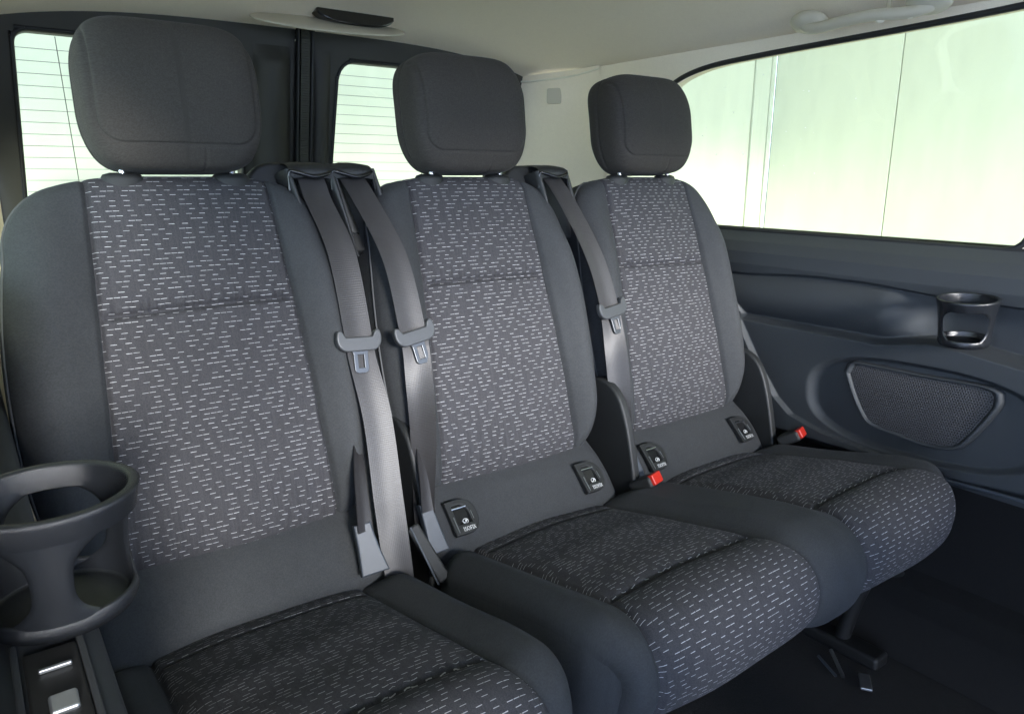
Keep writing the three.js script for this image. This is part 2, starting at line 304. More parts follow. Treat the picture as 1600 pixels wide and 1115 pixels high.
// ---------------------------------------------------------------- side panel on the right
const pz = { z0: -0.75, z1: 1.75 };
const sCurve = lut([[-0.43, 0.75], [-0.06, 0.5], [-0.045, 0.36], [-0.034, 0.26], [-0.026, 0.17], [-0.005, 0.085], [0.03, 0.04], [0.1, -0.012], [0.18, -0.062], [0.24, -0.10], [0.3, -0.14]]);
function panelX(z, y) {
  const creaseY = 0.318 + 0.014 * sm(-0.12, 0.12, z) - 0.014 * sm(0.2, 0.45, z);
  const cupZone = sm(0.26, 0.40, z);
  let x = lut([[0.30, 0.800], [0.345, 0.792], [0.375, 0.797], [0.40, 0.815], [0.43, 0.852]])(y);
  // roll under the crease
  const below = sm(creaseY + 0.004, creaseY - 0.004, y);
  const roll = lerp(0.808, 0.778, Math.sin(clamp((creaseY - y) / (creaseY - 0.215)) * Math.PI) ** 0.75);
  const tray = 0.836;
  const ledgeY = 0.236 - 0.02 * sm(0.38, 0.6, z);
  const lower = 0.772 + 0.012 * sm(0.2, -0.05, y);
  const mid = lerp(roll, tray, cupZone);
  const lowMask = sm(lerp(0.222, ledgeY + 0.004, cupZone), lerp(0.204, ledgeY - 0.010, cupZone), y);
  x = lerp(x, lerp(mid, lower, lowMask), below);
  // trim step next to the seat
  const d = (z - sCurve(y));
  if (y < 0.29) x -= 0.014 * sm(0.004, -0.004, d) * sm(0.29, 0.22, y);
  // dish round the loudspeaker
  const ez = (z - 0.37) / 0.25, ey = (y - 0.075 - (z - 0.37) * 0.02) / 0.105, q = Math.pow(Math.abs(ez), 2.6) + Math.pow(Math.abs(ey), 2.6);
  x += 0.014 * sm(1.06, 0.80, q) * sm(0.02, 0.07, d);
  // under edge
  const under = sm(-0.045, -0.085, y - 0.02 * sm(0.4, 0.7, z));
  x = lerp(x, 0.845, under);
  return x;
}
{
  const t = thing('wall_moulding', 'dark moulded side panel under the large side window', 'trim panel', [0.82, FLOOR, 0.3]);
  const g = grid((u, v) => { const z = lerp(-0.75, 0.75, u), y = lerp(-0.085, 0.428, v); return [panelX(z, y), y, z, z, y]; }, 420, 300, true);
  const g2 = grid((u, v) => { const z = lerp(0.75, 1.75, u), y = lerp(-0.085, 0.428, v); return [panelX(0.75, y), y, z, z, y]; }, 8, 120, true);
  part(t, 'carpet_skirt', grid((u, v) => { const z = lerp(-0.75, 1.75, u), y = lerp(FLOOR, -0.085, v); return [lerp(0.84, panelX(Math.min(z, 0.75), -0.085), v * v), y, z, z, y]; }, 120, 20, true), M.carpet);
  part(t, 'moulding', [g, g2], M.panel);
  part(t, 'outer_skin', new THREE.BoxGeometry(0.02, 0.86, 2.5).translate(0.885, FLOOR + 0.43, 0.5), M.frame);
  // bright lip under the panel
  part(t, 'lower_lip', tube([V(0.79, -0.052, 0.36), V(0.782, -0.052, 0.45), V(0.778, -0.046, 0.55), V(0.778, -0.04, 0.75)], 0.004, 40), M.plasticGrey);
  // loudspeaker
  const O = [[0.210, 0.131], [0.224, 0.155], [0.265, 0.158], [0.375, 0.159], [0.503, 0.162], [0.526, 0.140], [0.512, 0.100], [0.474, 0.035], [0.445, 0.016], [0.395, 0.011], [0.340, 0.016], [0.278, 0.024], [0.251, 0.051], [0.228, 0.090]].map(p => new THREE.Vector2(...p));
  const curve = new THREE.SplineCurve([...O, O[0]]), pts = curve.getPoints(120), cx = 0.37, cy = 0.092;
  const sp = part(t, 'speaker_grille', grid((u, v) => { const p = pts[Math.round(u * 120)], k = v * 0.93, z = lerp(cx, p.x, k), y = lerp(cy, p.y, k); return [0.778 - 0.004 * (1 - v * v), y, z, z, y]; }, 120, 10), M.grille);
  const rim = [];
  rim.push(grid((u, v) => { const p = pts[Math.round(u * 120)], k = lerp(0.92, 1.04, v), z = lerp(cx, p.x, k), y = lerp(cy, p.y, k); return [0.787 - 0.016 * Math.pow(Math.sin(Math.PI * clamp(v * 0.93 + 0.07)), 0.6) * (0.8 + 0.2 * v), y, z, z, y]; }, 120, 14));
  mesh('rim', rim, M.panel, sp);
}
// floor trim by the right wall
{
  const t = thing('floor_sill', 'dark grey moulded sill on the floor beside the last seat', 'sill', [0.8, FLOOR, 0.4]);
  part(t, 'step', grid((u, v) => { const z = lerp(-0.3, 1.2, u), a = lut([[0, 0], [0.25, 0.1], [0.5, 0.13], [1, 0.135]])(v); return [lerp(0.66, 0.86, v), FLOOR + 0.004 + a * 0.9, z, z, v * 0.2]; }, 40, 24), M.carpet);
  part(t, 'pocket', grid((u, v) => { const an = u * Math.PI * 2, r = v; return [0.79 + 0.045 * r * Math.cos(an), FLOOR + 0.125 + 0.02 * (1 - r * r), 0.32 + 0.07 * r * Math.sin(an), u, v]; }, 32, 8), M.plastic);
}

// ---------------------------------------------------------------- side ledge on the left
{
  const t = thing('side_ledge', 'dark plastic ledge with metal catch under the near cup holder', 'trim panel', [-0.82, FLOOR, 0.2]);
  const prof = new THREE.CatmullRomCurve3([V(-0.86, 0.42, 0), V(-0.848, 0.36, 0), V(-0.842, 0.30, 0), V(-0.835, 0.272, 0), V(-0.815, 0.266, 0), V(-0.785, 0.266, 0), V(-0.772, 0.262, 0), V(-0.764, 0.248, 0), V(-0.762, 0.20, 0), V(-0.775, 0.10, 0), V(-0.792, -0.1, 0), V(-0.80, -0.43, 0)], false, 'catmullrom', 0.5);
  part(t, 'moulding', grid((u, v) => { const z = lerp(-0.75, 0.80, u), p = prof.getPoint(v), k = sm(0.30, 0.42, z), s = p.x > -0.80 && p.y < 0.268 ? lerp(0.022, 0, k) : 0; return [p.x - s, p.y, z, z, v]; }, 90, 120), M.panel);
  part(t, 'outer_skin', new THREE.BoxGeometry(0.02, 0.86, 1.55).translate(-0.885, FLOOR + 0.43, 0.025), M.frame);
  part(t, 'end_cap', rbox(0.11, 0.70, 0.02, 0.008, -0.83, FLOOR + 0.35, 0.80), M.panel);
  part(t, 'raised_border', [rbox(0.004, 0.005, 0.24, 0.0015, -0.7785, 0.2665, 0.66), rbox(0.004, 0.005, 0.24, 0.0015, -0.815, 0.2675, 0.66)], M.panel);
  const c = part(t, 'catch_plate', rbox(0.030, 0.004, 0.12, 0.002, -0.796, 0.2675, 0.615), M.frame);
  mesh('metal_catch', rbox(0.015, 0.005, 0.014, 0.002, -0.7945, 0.2715, 0.622, 0.25), M.steel, c);
  mesh('slot', rbox(0.018, 0.003, 0.003, 0.001, -0.795, 0.271, 0.582), M.steel, c);
}

// ---------------------------------------------------------------- seats
const TH = 0.2862, H = 0.585, CT = Math.cos(TH), ST = Math.sin(TH);
const L = (x, v, n) => [x, v * CT + n * ST, -v * ST + n * CT];
const LV = (x, v, n) => V(...L(x, v, n));
const WvTab = smoothLut([[0, 0.176], [0.03, 0.203], [0.08, 0.222], [0.16, 0.233], [0.26, 0.236], [0.36, 0.232], [0.44, 0.223], [0.49, 0.214]]);
const Wv = v => { const top = 0.47; if (v < top) return WvTab(v); const w0 = WvTab(top), t = clamp((v - top) / (H - top)); return 0.128 + (w0 - 0.128) * Math.pow(1 - Math.pow(t, 2.3), 0.55); };
const Pw = v => lerp(0.161, 0.129, clamp(v / H));
const rnd1 = (e, r, h) => e < r ? -h * (1 - Math.sqrt(Math.max(0, 1 - ((r - e) / r) ** 2))) : 0;
const seamV = 0.379;
function backN(x, v, sd) {
  const W = Wv(v), P = Pw(v), ax = Math.abs(x);
  const hb = 0.026 * sm(0.57, 0.40, v) * sm(-0.02, 0.12, v);
  let n = 0.012 * Math.sin(Math.PI * v / H) + hb * Math.pow(Math.sin(Math.PI * clamp((ax - P) / (W - P + 0.001))), 1) * (ax > P ? 1 : 0) + hb * 0.35 * sm(P, W, ax);
  if (ax < P) n += 0.007 * (1 - (ax / P) ** 2);
  n += rnd1(W - ax, 0.045, 0.036) + rnd1(H - v, 0.035, 0.026) + rnd1(v, 0.06, 0.04);
  n -= 0.0065 * gauss(ax - P, 0.0035);
  if (ax < P) {
    const sv = seamV + 0.004 * Math.sin(x * 9 + sd), k = sm(P, P - 0.02, ax);
    n -= 0.009 * gauss(v - sv, 0.0042) * sm(P, P - 0.012, ax);
    n -= k * 0.0048 * gauss(v - sv - 0.007, 0.012) * (0.5 + 0.5 * Math.sin(x * 420 + 2 * Math.sin(x * 90 + sd)));
    n -= k * 0.0028 * gauss(v - 0.045, 0.04) * (0.5 + 0.5 * Math.sin(x * 330 + 1.5 * Math.sin(x * 70 + sd)));
    n += 0.0015 * Math.sin(x * 23 + v * 17 + sd) * Math.sin(v * 31 - x * 11 + sd * 2);
  } else n += 0.0014 * Math.sin(v * 22 + sd * 3 + x * 30) * sm(P, P + 0.02, ax);
  return n;
}
function backrest(t, xc, sd, wl = 1) {
  const warp = u => 0.5 - 0.5 * Math.cos(Math.PI * u), mixw = u => lerp(u, warp(u), 0.6);
  const vv = q => H * lerp(q, 0.5 - 0.5 * Math.cos(Math.PI * q), 0.4);
  const off = v => v;
  const at = (x, v, n) => { const P = Pw(v), p = L(x < -P ? -P + (x + P) * wl : x, v, n); return [p[0] + xc, p[1], p[2]]; };
  // outline ring
  const ring = []; const NV = 60;
  for (let i = 0; i <= NV; i++) { const v = H * (1 - Math.pow(1 - i / NV, 1.7)); ring.push([-Wv(v), v]); }
  for (let i = 1; i < 16; i++) ring.push([lerp(-0.128, 0.128, i / 16), H]);
  for (let i = NV; i >= 0; i--) { const v = H * (1 - Math.pow(1 - i / NV, 1.7)); ring.push([Wv(v), v]); }
  const NR = ring.length - 1;
  const shell = grid((u, v) => { const r = ring[Math.round(u * NR)], e = backN(r[0] * 0.9999, Math.min(r[1], H * 0.9999), sd), k = v < 0.6 ? v / 0.6 : 1, c = v > 0.6 ? (v - 0.6) / 0.4 : 0; const n = lerp(e, -0.105, k), bulge = 1 + 0.012 * Math.sin(Math.PI * k); const x = r[0] * bulge * (1 - c), y = lerp(r[1], 0.28, c); return [...at(x, y, n), u * 1.6, n]; }, NR, 20);
  const b = part(t, 'backrest', shell, M.plain);
  mesh('centre_panel', grid((u, w) => { const v = vv(w), x = (2 * mixw(u) - 1) * Pw(v); return [...at(x, v, backN(x * 0.9999, v, sd)), x + sd * 0.37, v + sd * 0.29]; }, 120, 260), M.pattern, b);
  for (const s of [-1, 1]) mesh('bolster', grid((u, w) => { const v = vv(w), q = lerp(u, warp(u), 0.5), x = s * lerp(Pw(v), Wv(v), q); return [...at(x, v, backN(x * 1.00001, v, sd)), x + sd, v]; }, 34, 160, s < 0), M.plain, b);
  mesh('piping', tube(ring.slice(4, -4).filter((_, i) => i % 2 === 0).map(([x, v]) => V(...at(x * 1.002, v, backN(x * 0.9999, Math.min(v, H * 0.9999), sd) - 0.001))), 0.0019, 200, 6), M.thread, b);
  return b;
}
function headRest(t, xc, sd) {
  const a = 0.126, hh = 0.108, dd = 0.064, tilt = 0.15, cy = 0.670, cz = -0.184;
  const sp = (c, e) => Math.sign(c) * Math.pow(Math.abs(c), e);
  const cum = [0], NP = 2400; { let q = null; for (let i = 0; i <= NP; i++) { const f = i / NP * Math.PI * 2, p = [a * sp(Math.sin(f), 0.36), dd * sp(Math.cos(f), 0.56)]; if (q) cum.push(cum[i - 1] + Math.hypot(p[0] - q[0], p[1] - q[1])); q = p; } }
  const phi = u => { const t = u * cum[NP]; let lo = 0, hi = NP; while (hi - lo > 1) { const m = (lo + hi) >> 1; if (cum[m] <= t) lo = m; else hi = m; } return (lo + (t - cum[lo]) / (cum[hi] - cum[lo] + 1e-9)) / NP * Math.PI * 2; };
  const g = grid((u, v) => {
    const ph = phi(u), be = lerp(-Math.PI / 2, Math.PI / 2, v);
    const cb = Math.pow(Math.cos(be) + 1e-6, 0.34);
    let h = hh * sp(Math.sin(be), 0.50), x = a * cb * sp(Math.sin(ph), 0.36), d = dd * Math.pow(Math.cos(be) + 1e-6, 0.40) * sp(Math.cos(ph), 0.56);
    x *= 1 - 0.06 * sm(-0.02, -hh, h) - 0.03 * sm(0.03, hh, h);
    d *= 1 - 0.16 * sm(-0.03, -hh, h); d -= 0.012 * sm(0.02, hh, h);
    // panel seams
    const qx = Math.abs(x) - (0.112 - 0.035), qy = -(h + 0.076) * 1 ; const px = Math.max(qx, 0), hy = Math.max(-(h + 0.076 - 0.035), 0);
    const sdist = Math.hypot(px, hy) - 0.035;
    let gdep = 0; if (d > 0.0) gdep += 0.0028 * gauss(sdist, 0.0024) * sm(0.0, 0.02, d);
    gdep += 0.002 * gauss(d + 0.012, 0.0025) * sm(0.05, 0.09, Math.abs(x)) * sm(-0.1, -0.08, h);
    if (d > 0 && h < -0.078) gdep += 0.0015 * gauss(x - 0.03, 0.002);
    const rr = Math.hypot(x, h, d) + 1e-6, k = 1 - gdep / rr * 1.3;
    x *= k; h *= k; d *= k;
    d += 0.0012 * Math.sin(x * 40 + sd) * Math.sin(h * 35 + sd * 2) * (d > 0 ? 1 : 0);
    const y = h * Math.cos(tilt) + d * Math.sin(tilt), z = -h * Math.sin(tilt) + d * Math.cos(tilt);
    return [xc + x, cy + y, cz + z, x * 1.0 + sd + (d < 0 ? 0.5 : 0) + d * Math.sign(x), h];
  }, 260, 170, false);
  const m = part(t, 'head_restraint', g, M.headFabric);
  for (const s of [-1, 1]) {
    mesh('post', tube([V(xc + s * 0.078, 0.50, -0.158), V(xc + s * 0.078, 0.56, -0.169), V(xc + s * 0.078, 0.60, -0.176)], 0.0055, 8, 12), M.chrome, m);
    const c = new THREE.LatheGeometry([[0.0, 0.007], [0.016, 0.007], [0.026, 0.004], [0.03, -0.003], [0.03, -0.02]].map(p => new THREE.Vector2(...p)), 24); c.scale(1, 1, 0.75); c.translate(xc + s * 0.078, 0.556, -0.178);
    mesh('collar', c, M.plastic, m);
  }
  return m;
}
// cushion profile (z, y) from the back to under the front edge
const CP = new THREE.CatmullRomCurve3([[0.045, -0.088], [0.074, -0.0763], [0.13, -0.064], [0.25, -0.0385], [0.36, -0.014], [0.42, -0.001], [0.465, 0.006], [0.505, -0.004], [0.532, -0.033], [0.538, -0.07], [0.525, -0.108], [0.497, -0.136], [0.455, -0.148]].map(([z, y]) => V(0, y, z)), false, 'centripetal');
CP.arcLengthDivisions = 800;
const CL = CP.getLength();
const sOf = z => { let best = 0; for (let i = 0; i <= 600; i++) { const p = CP.getPointAt(i / 600 * 0.75); if (p.z <= z) best = i / 600 * 0.75; else break; } return best * CL; };
const S1 = sOf(0.112), S2 = sOf(0.42);
function cushion(t, X0, X1, centres, sd, rightCorner) {
  const P = s => lerp(0.1535, 0.160, clamp(s / S2)) + 0.016 * sm(S2, S2 + 0.12, s);
  const outer = (s, side) => { const c = sm(S2 + 0.02, S2 + 0.16, s), b = sm(0.09, 0.0, s); return side < 0 ? X0 + 0.022 * c + 0.02 * b : X1 - (rightCorner ? 0.07 : 0.022) * c - 0.02 * b; };
  function off(x, s, inPanel) {
    let dn = 1e9, c0 = 0; for (const c of centres) { const q = Math.abs(x - c) - P(s); if (q < dn) { dn = q; c0 = c; } }
    const eL = x - outer(s, -1), eR = outer(s, 1) - x, e = Math.min(eL, eR);
    let n = 0;
    if (inPanel) {
      const ed = sm(0, 0.03, -dn), e2 = sm(0, 0.012, -dn);
      n += 0.008 * (1 - ((x - c0) / P(s)) ** 2) + ed * (0.007 * Math.sin(Math.PI * clamp((s - S1) / (S2 - S1))) + 0.006 * Math.sin(Math.PI * clamp((s - S2) / 0.16)));
      n -= e2 * (0.009 * gauss(s - S2, 0.005) + 0.0045 * gauss(s - S1, 0.004));
      n += rnd1(s, 0.05, 0.028) * (1 - ed);
      n -= e2 * 0.0028 * gauss(s - S2 + 0.008, 0.012) * (0.5 + 0.5 * Math.sin(x * 330 + 2 * Math.sin(x * 80 + sd)));
      n += ed * 0.0016 * Math.sin(x * 19 + s * 27 + sd) * Math.sin(s * 24 - x * 13 + sd);
    } else {
      const wide = sm(0, 0.09, s) * (1 - 0.45 * sm(S2 - 0.05, S2 + 0.1, s));
      n += (0.021 * sm(0, 0.05, dn)) * wide + 0.0012 * Math.sin(s * 20 + x * 25 + sd) * sm(0, 0.03, dn);
      n += rnd1(s, 0.05, 0.028);
    }
    n -= 0.0065 * gauss(dn, 0.0045);
    n += rnd1(e, 0.05, 0.045);
    return n;
  }
  const at = (x, s, n) => { const q = clamp(s / CL), p = CP.getPointAt(q), tg = CP.getTangentAt(q); return [x, p.y + n * tg.z, p.z - n * tg.y]; };
  const warp = u => lerp(u, 0.5 - 0.5 * Math.cos(Math.PI * u), 0.6);
  // base body: sides and underside
  const skirt = side => grid((u, v) => { const s = u * CL * 0.98, x = outer(s, side), p = at(x, s, off(x, s, false)); const yb = -0.15 ; return [p[0] - side * 0.0 + side * 0.006 * Math.sin(Math.PI * v), lerp(p[1], Math.min(yb, p[1] - 0.001), v), lerp(p[2], Math.min(p[2], 0.50), v), u * 0.6, v * 0.1]; }, 90, 8, side < 0);
  const body = part(t, 'cushion', [skirt(-1), skirt(1), new THREE.BoxGeometry(X1 - X0 - 0.06, 0.02, 0.40).translate((X0 + X1) / 2, -0.152, 0.25)], M.plain);
  const edge = centres.flatMap(c => [c, c]);
  // plain bands between and beside the patterned panels
  for (let k = 0; k <= centres.length; k++) {
    const a = s => k === 0 ? outer(s, -1) : centres[k - 1] + P(s), b = s => k === centres.length ? outer(s, 1) : centres[k] - P(s);
    mesh('bolster', grid((u, v) => { const s = lerp(0.004, CL, v), x = lerp(a(s), b(s), warp(u)); return [...at(x, s, off(x, s, false)), x, s]; }, 44, 170), M.plain, body);
  }
  for (const c of centres) for (const [nm, s0, s1, nv] of [['rear_strip', 0.0, S1, 30], ['seat_panel', S1, S2, 120], ['thigh_panel', S2, CL, 130]])
    mesh(nm, grid((u, v) => { const s = lerp(s0, s1, v), x = c + (2 * warp(u) - 1) * P(s); return [...at(x, s, off(x, s, true)), x + sd * 0.21, s * 1.0 + sd * 0.4]; }, 120, nv), M.pattern, body);
  return body;
}
function rearRoll(t, xc) {
  const C = new THREE.CatmullRomCurve3([V(0, 0.05, -0.06), V(0, 0.02, -0.022), V(0, -0.002, 0.012), V(0, -0.035, 0.047), V(0, -0.075, 0.073), V(0, -0.11, 0.08)], false, 'centripetal');
  return part(t, 'rear_roll', grid((u, v) => { const p = C.getPoint(v), k = (2 * u - 1), x = xc + k * 0.212, d = rnd1((1 - Math.abs(k)) * 0.212, 0.03, 0.02); return [x, p.y + d * 0.7, p.z + d * 0.7, x, v * 0.2]; }, 60, 30), M.plain);
}
// belt outlet on the shoulder of a backrest; xb = middle of the belt
function beltGuide(t, xb, leftReach, blade) {
  const at = (x, v, n) => LV(xb + x, v, n);
  const loc = g => { const p = g.attributes.position; for (let i = 0; i < p.count; i++) { const q = L(xb + p.getX(i), p.getY(i), p.getZ(i)); p.setXYZ(i, ...q); } g.computeVertexNormals(); return g; };
  const S = new THREE.Shape(); const l = -leftReach;
  S.moveTo(l, 0.46); S.lineTo(l + 0.004, 0.575); S.quadraticCurveTo(l + 0.008, 0.604, l + 0.04, 0.609); S.lineTo(0.0, 0.611); S.quadraticCurveTo(0.034, 0.611, 0.04, 0.585); S.lineTo(0.062, 0.50); S.lineTo(0.062, 0.46); S.lineTo(l, 0.46);
  const b = part(t, 'belt_guide', loc(new THREE.ExtrudeGeometry(S, { depth: 0.075, bevelThickness: 0.012, bevelSize: 0.008, bevelSegments: 5, curveSegments: 10 })).translate(0, -0.005 * ST, -0.0) && loc2(S), M.plastic);
  function loc2(S) { const g = new THREE.ExtrudeGeometry(S, { depth: 0.075, bevelThickness: 0.012, bevelSize: 0.008, bevelSegments: 5, curveSegments: 10 }); const p = g.attributes.position; for (let i = 0; i < p.count; i++) { const q = L(xb + p.getX(i), p.getY(i) + 0.002, p.getZ(i) - 0.125); p.setXYZ(i, ...q); } g.computeVertexNormals(); return g; }
  // hood over the outlet
  mesh('hood', grid((u, v) => { const x = lerp(-0.040, 0.036, u), a = v * Math.PI * 0.62, sag = 0.010 * Math.sin(Math.PI * u); const p = L(xb + x, 0.582 + 0.026 * Math.cos(a) + 0.004 - 0.2 * sag + 0.006 * Math.sin(Math.PI * u), -0.045 + 0.05 * Math.sin(a)); return [...p, x, v * 0.05]; }, 24, 14), M.plastic, b);
  mesh('lip', tube([at(-0.040, 0.560, -0.006), at(-0.039, 0.588, 0.002), at(-0.028, 0.587, 0.006), at(0.0, 0.579, 0.009), at(0.024, 0.584, 0.006), at(0.036, 0.588, 0.0), at(0.043, 0.560, -0.012)], 0.0035, 50, 8), M.gloss, b);
  // flank beside the belt, running down as a tapered blade
  const len = blade;
  mesh('flank', grid((u, v) => { const an = u * Math.PI * 2, k = v, w = lerp(0.011, 0.0035, k) , dp = lerp(0.034, 0.006, k * k); const x = -0.040 + 0.016 * k + w * Math.cos(an); const p = L(xb + x + 0.03 * k * k * 0.5, 0.594 - len * k, -0.03 + dp * Math.sin(an) + 0.012 * k); return [...p, u * 0.05, v * 0.1]; }, 16, 24), M.plastic, b);
  mesh('flank', grid((u, v) => { const an = u * Math.PI * 2, k = v, w = lerp(0.008, 0.012, k), dp = lerp(0.030, 0.012, k); const p = L(xb + 0.042 + 0.030 * k + w * Math.cos(an), 0.598 - 0.11 * k, -0.034 + dp * Math.sin(an)); return [...p, u * 0.05, v * 0.1]; }, 16, 16), M.plastic, b);
  return b;
}
const font = await new FontLoader().loadAsync('fonts/droid/droid_sans_regular.typeface.json');
function isofix(t, x) {
  const q = new THREE.Matrix4().makeRotationX(-0.80).setPosition(x, -0.026, 0.046);
  const put = g => g.applyMatrix4(q);
  const S = new THREE.Shape(); S.moveTo(-0.024, -0.030); S.lineTo(0.006, -0.030); S.bezierCurveTo(0.022, -0.029, 0.029, -0.012, 0.028, 0.004); S.bezierCurveTo(0.027, 0.022, 0.014, 0.030, 0.0, 0.031); S.lineTo(-0.024, 0.030); S.lineTo(-0.024, -0.030);
  const Hh = new THREE.Path(); Hh.moveTo(-0.017, -0.016); Hh.lineTo(0.016, -0.016); Hh.lineTo(0.015, 0.006); Hh.quadraticCurveTo(0.013, 0.022, 0.0, 0.024); Hh.lineTo(-0.017, 0.024); Hh.lineTo(-0.017, -0.016); S.holes.push(Hh);
  const c = part(t, 'anchor_cover', put(new THREE.ExtrudeGeometry(S, { depth: 0.006, bevelThickness: 0.002, bevelSize: 0.002, bevelSegments: 3, curveSegments: 14 })), M.plastic);
  mesh('insert', put(rbox(0.034, 0.044, 0.004, 0.001, -0.001, 0.004, 0.0015, 0.12)), M.gloss, c);
  mesh('anchor_bar', put(new THREE.CylinderGeometry(0.0025, 0.0025, 0.03, 10).rotateZ(Math.PI / 2).translate(-0.003, 0.016, 0.0075)), M.chrome, c);
  mesh('side_rail', put(rbox(0.0018, 0.03, 0.002, 0.0008, -0.0195, -0.013, 0.0085)), M.steel, c);
  mesh('side_rail', put(rbox(0.0012, 0.016, 0.0015, 0.0006, 0.018, -0.002, 0.008)), M.steel, c);
  const tx = new TextGeometry('ISOFIX', { font, size: 0.0072, depth: 0.0004, curveSegments: 3 }); tx.computeBoundingBox(); tx.scale(0.85, 1, 1); tx.translate(-0.010, -0.0275, 0.0082);
  mesh('lettering', put(tx), M.white, c);
  const ic = [new THREE.TorusGeometry(0.0052, 0.0007, 6, 28).scale(1, 0.85, 0.5), new THREE.BoxGeometry(0.0014, 0.0052, 0.0005).translate(0.0008, 0, 0), new THREE.BoxGeometry(0.003, 0.0012, 0.0005).translate(-0.0018, -0.0016, 0), new THREE.IcosahedronGeometry(0.0012, 1).scale(1, 1, 0.3).translate(0.0026, 0.001, 0)].map(g => { g.translate(0.002, -0.0095, 0.0052); return g; });
  mesh('symbol', ic.map(put), M.white, c);
  return c;
}
function hingeCover(t, x, s, dz = 0, mat = M.plastic) {   // rounded plate at the foot of a backrest
  const S = new THREE.Shape(); S.moveTo(-0.02, -0.15); S.lineTo(0.10, -0.15); S.bezierCurveTo(0.075, -0.05, 0.065, 0.03, 0.035, 0.085); S.bezierCurveTo(0.01, 0.13, -0.045, 0.135, -0.07, 0.10); S.bezierCurveTo(-0.09, 0.03, -0.06, -0.08, -0.02, -0.15);
  const g = new THREE.ExtrudeGeometry(S, { depth: 0.010, bevelThickness: 0.005, bevelSize: 0.006, bevelSegments: 4, curveSegments: 16 });
  g.rotateY(-Math.PI / 2); g.translate(x + 0.005, 0.02, dz);   // shape x -> +z
  return part(t, 'hinge_cover', g, mat);
}
function seatBase(t, xa, xb) {
  for (const z of [0.42, 0.08]) part(t, 'cross_bar', rbox(xb - xa, 0.03, 0.03, 0.006, (xa + xb) / 2, -0.178, z), M.frame);
  for (const x of [xa + 0.06, xb - 0.06]) {
    part(t, 'leg', tube([V(x, -0.17, 0.42), V(x, -0.30, 0.38), V(x, FLOOR + 0.03, 0.36)], 0.016, 12, 10), M.frame);
    part(t, 'leg', tube([V(x, -0.17, 0.08), V(x, -0.30, 0.06), V(x, FLOOR + 0.03, 0.05)], 0.016, 12, 10), M.frame);
    part(t, 'foot_rail', rbox(0.05, 0.03, 0.46, 0.008, x, FLOOR + 0.017, 0.22), M.frame);
  }
}

const XL = -0.5213, XM = 0, XR = 0.49;
// single seat
const single = thing('passenger_chair', 'single van seat beside the near cup holder, charcoal fabric with pale dashes', 'seat', [XL, FLOOR, 0]);
backrest(single, XL, 0.7, 1.25); headRest(single, XL, 1.3);
cushion(single, XL - 0.232, XL + 0.236, [XL], 1.1, false);
rearRoll(single, XL); beltGuide(single, -0.313, 0.095, 0.12);
hingeCover(single, XL + 0.205, 1, -0.045); seatBase(single, XL - 0.2, XL + 0.2);
// double seat
const dbl = thing('van_bench_seat', 'double van bench with two backrests, charcoal fabric with pale dashes', 'bench seat', [(XM + XR) / 2, FLOOR, 0]);
backrest(dbl, XM, 2.1); headRest(dbl, XM, 2.9); backrest(dbl, XR, 3.6); headRest(dbl, XR, 4.4);
cushion(dbl, XM - 0.238, XR + 0.222, [XM, XR], 2.3, true);
rearRoll(dbl, XM); rearRoll(dbl, XR);
beltGuide(dbl, -0.238, 0.042, 0.15); beltGuide(dbl, 0.216, 0.098, 0.16);
for (const x of [-0.158, 0.146, 0.332, 0.636]) isofix(dbl, x);
hingeCover(dbl, -0.226, -1, -0.035); hingeCover(dbl, 0.243, -1); hingeCover(dbl, XR + 0.222, 1);
seatBase(dbl, -0.2, XR + 0.18);

// the row in front, behind the viewpoint: lower backs without head restraints
for (const [src, nm, lb, ct] of [[single, 'passenger_chair', 'low single seat of the row in front', 'seat'], [dbl, 'van_bench_seat', 'low double bench of the row in front', 'bench seat']]) {
  const c = src.clone(); c.name = numbered(nm); c.userData = { label: lb, category: ct }; c.position.z += 2.3;
  for (const o of [...c.children]) if (['head_restraint', 'belt_guide', 'hinge_cover'].includes(o.name)) c.remove(o);
  scene.add(c);
}

// ---------------------------------------------------------------- seat belts
function ribbon(pts) {   // pts: [x, v, n, width, twist] in backrest coordinates
  const C = new THREE.CatmullRomCurve3(pts.map(p => V(p[0], p[1], p[2])), false, 'centripetal'), N = 120;
  const K = pts.length - 1, prm = f => q => { const t = q * K, i = Math.min(K - 1, Math.floor(t)); const u = t - i, s = u * u * (3 - 2 * u); return lerp(pts[i][f], pts[i + 1][f], s); };
  const wd = prm(3), tw = prm(4); let len = 0;
  const f = (u, v, th) => { const p = C.getPoint(v), a = tw(v), w = wd(v), k = (u - 0.5) * w; const x = p.x + k * Math.cos(a), n = p.z + k * Math.sin(a) + th * Math.cos(a) - 0.0012 * Math.cos((u - 0.5) * 5); return [...L(x - th * Math.sin(a), p.y, n), u * 0.048, v * 0.7]; };
  return [grid((u, v) => f(u, v, 0.0007), 10, N), grid((u, v) => f(u, v, -0.0007), 10, N, true)];
}
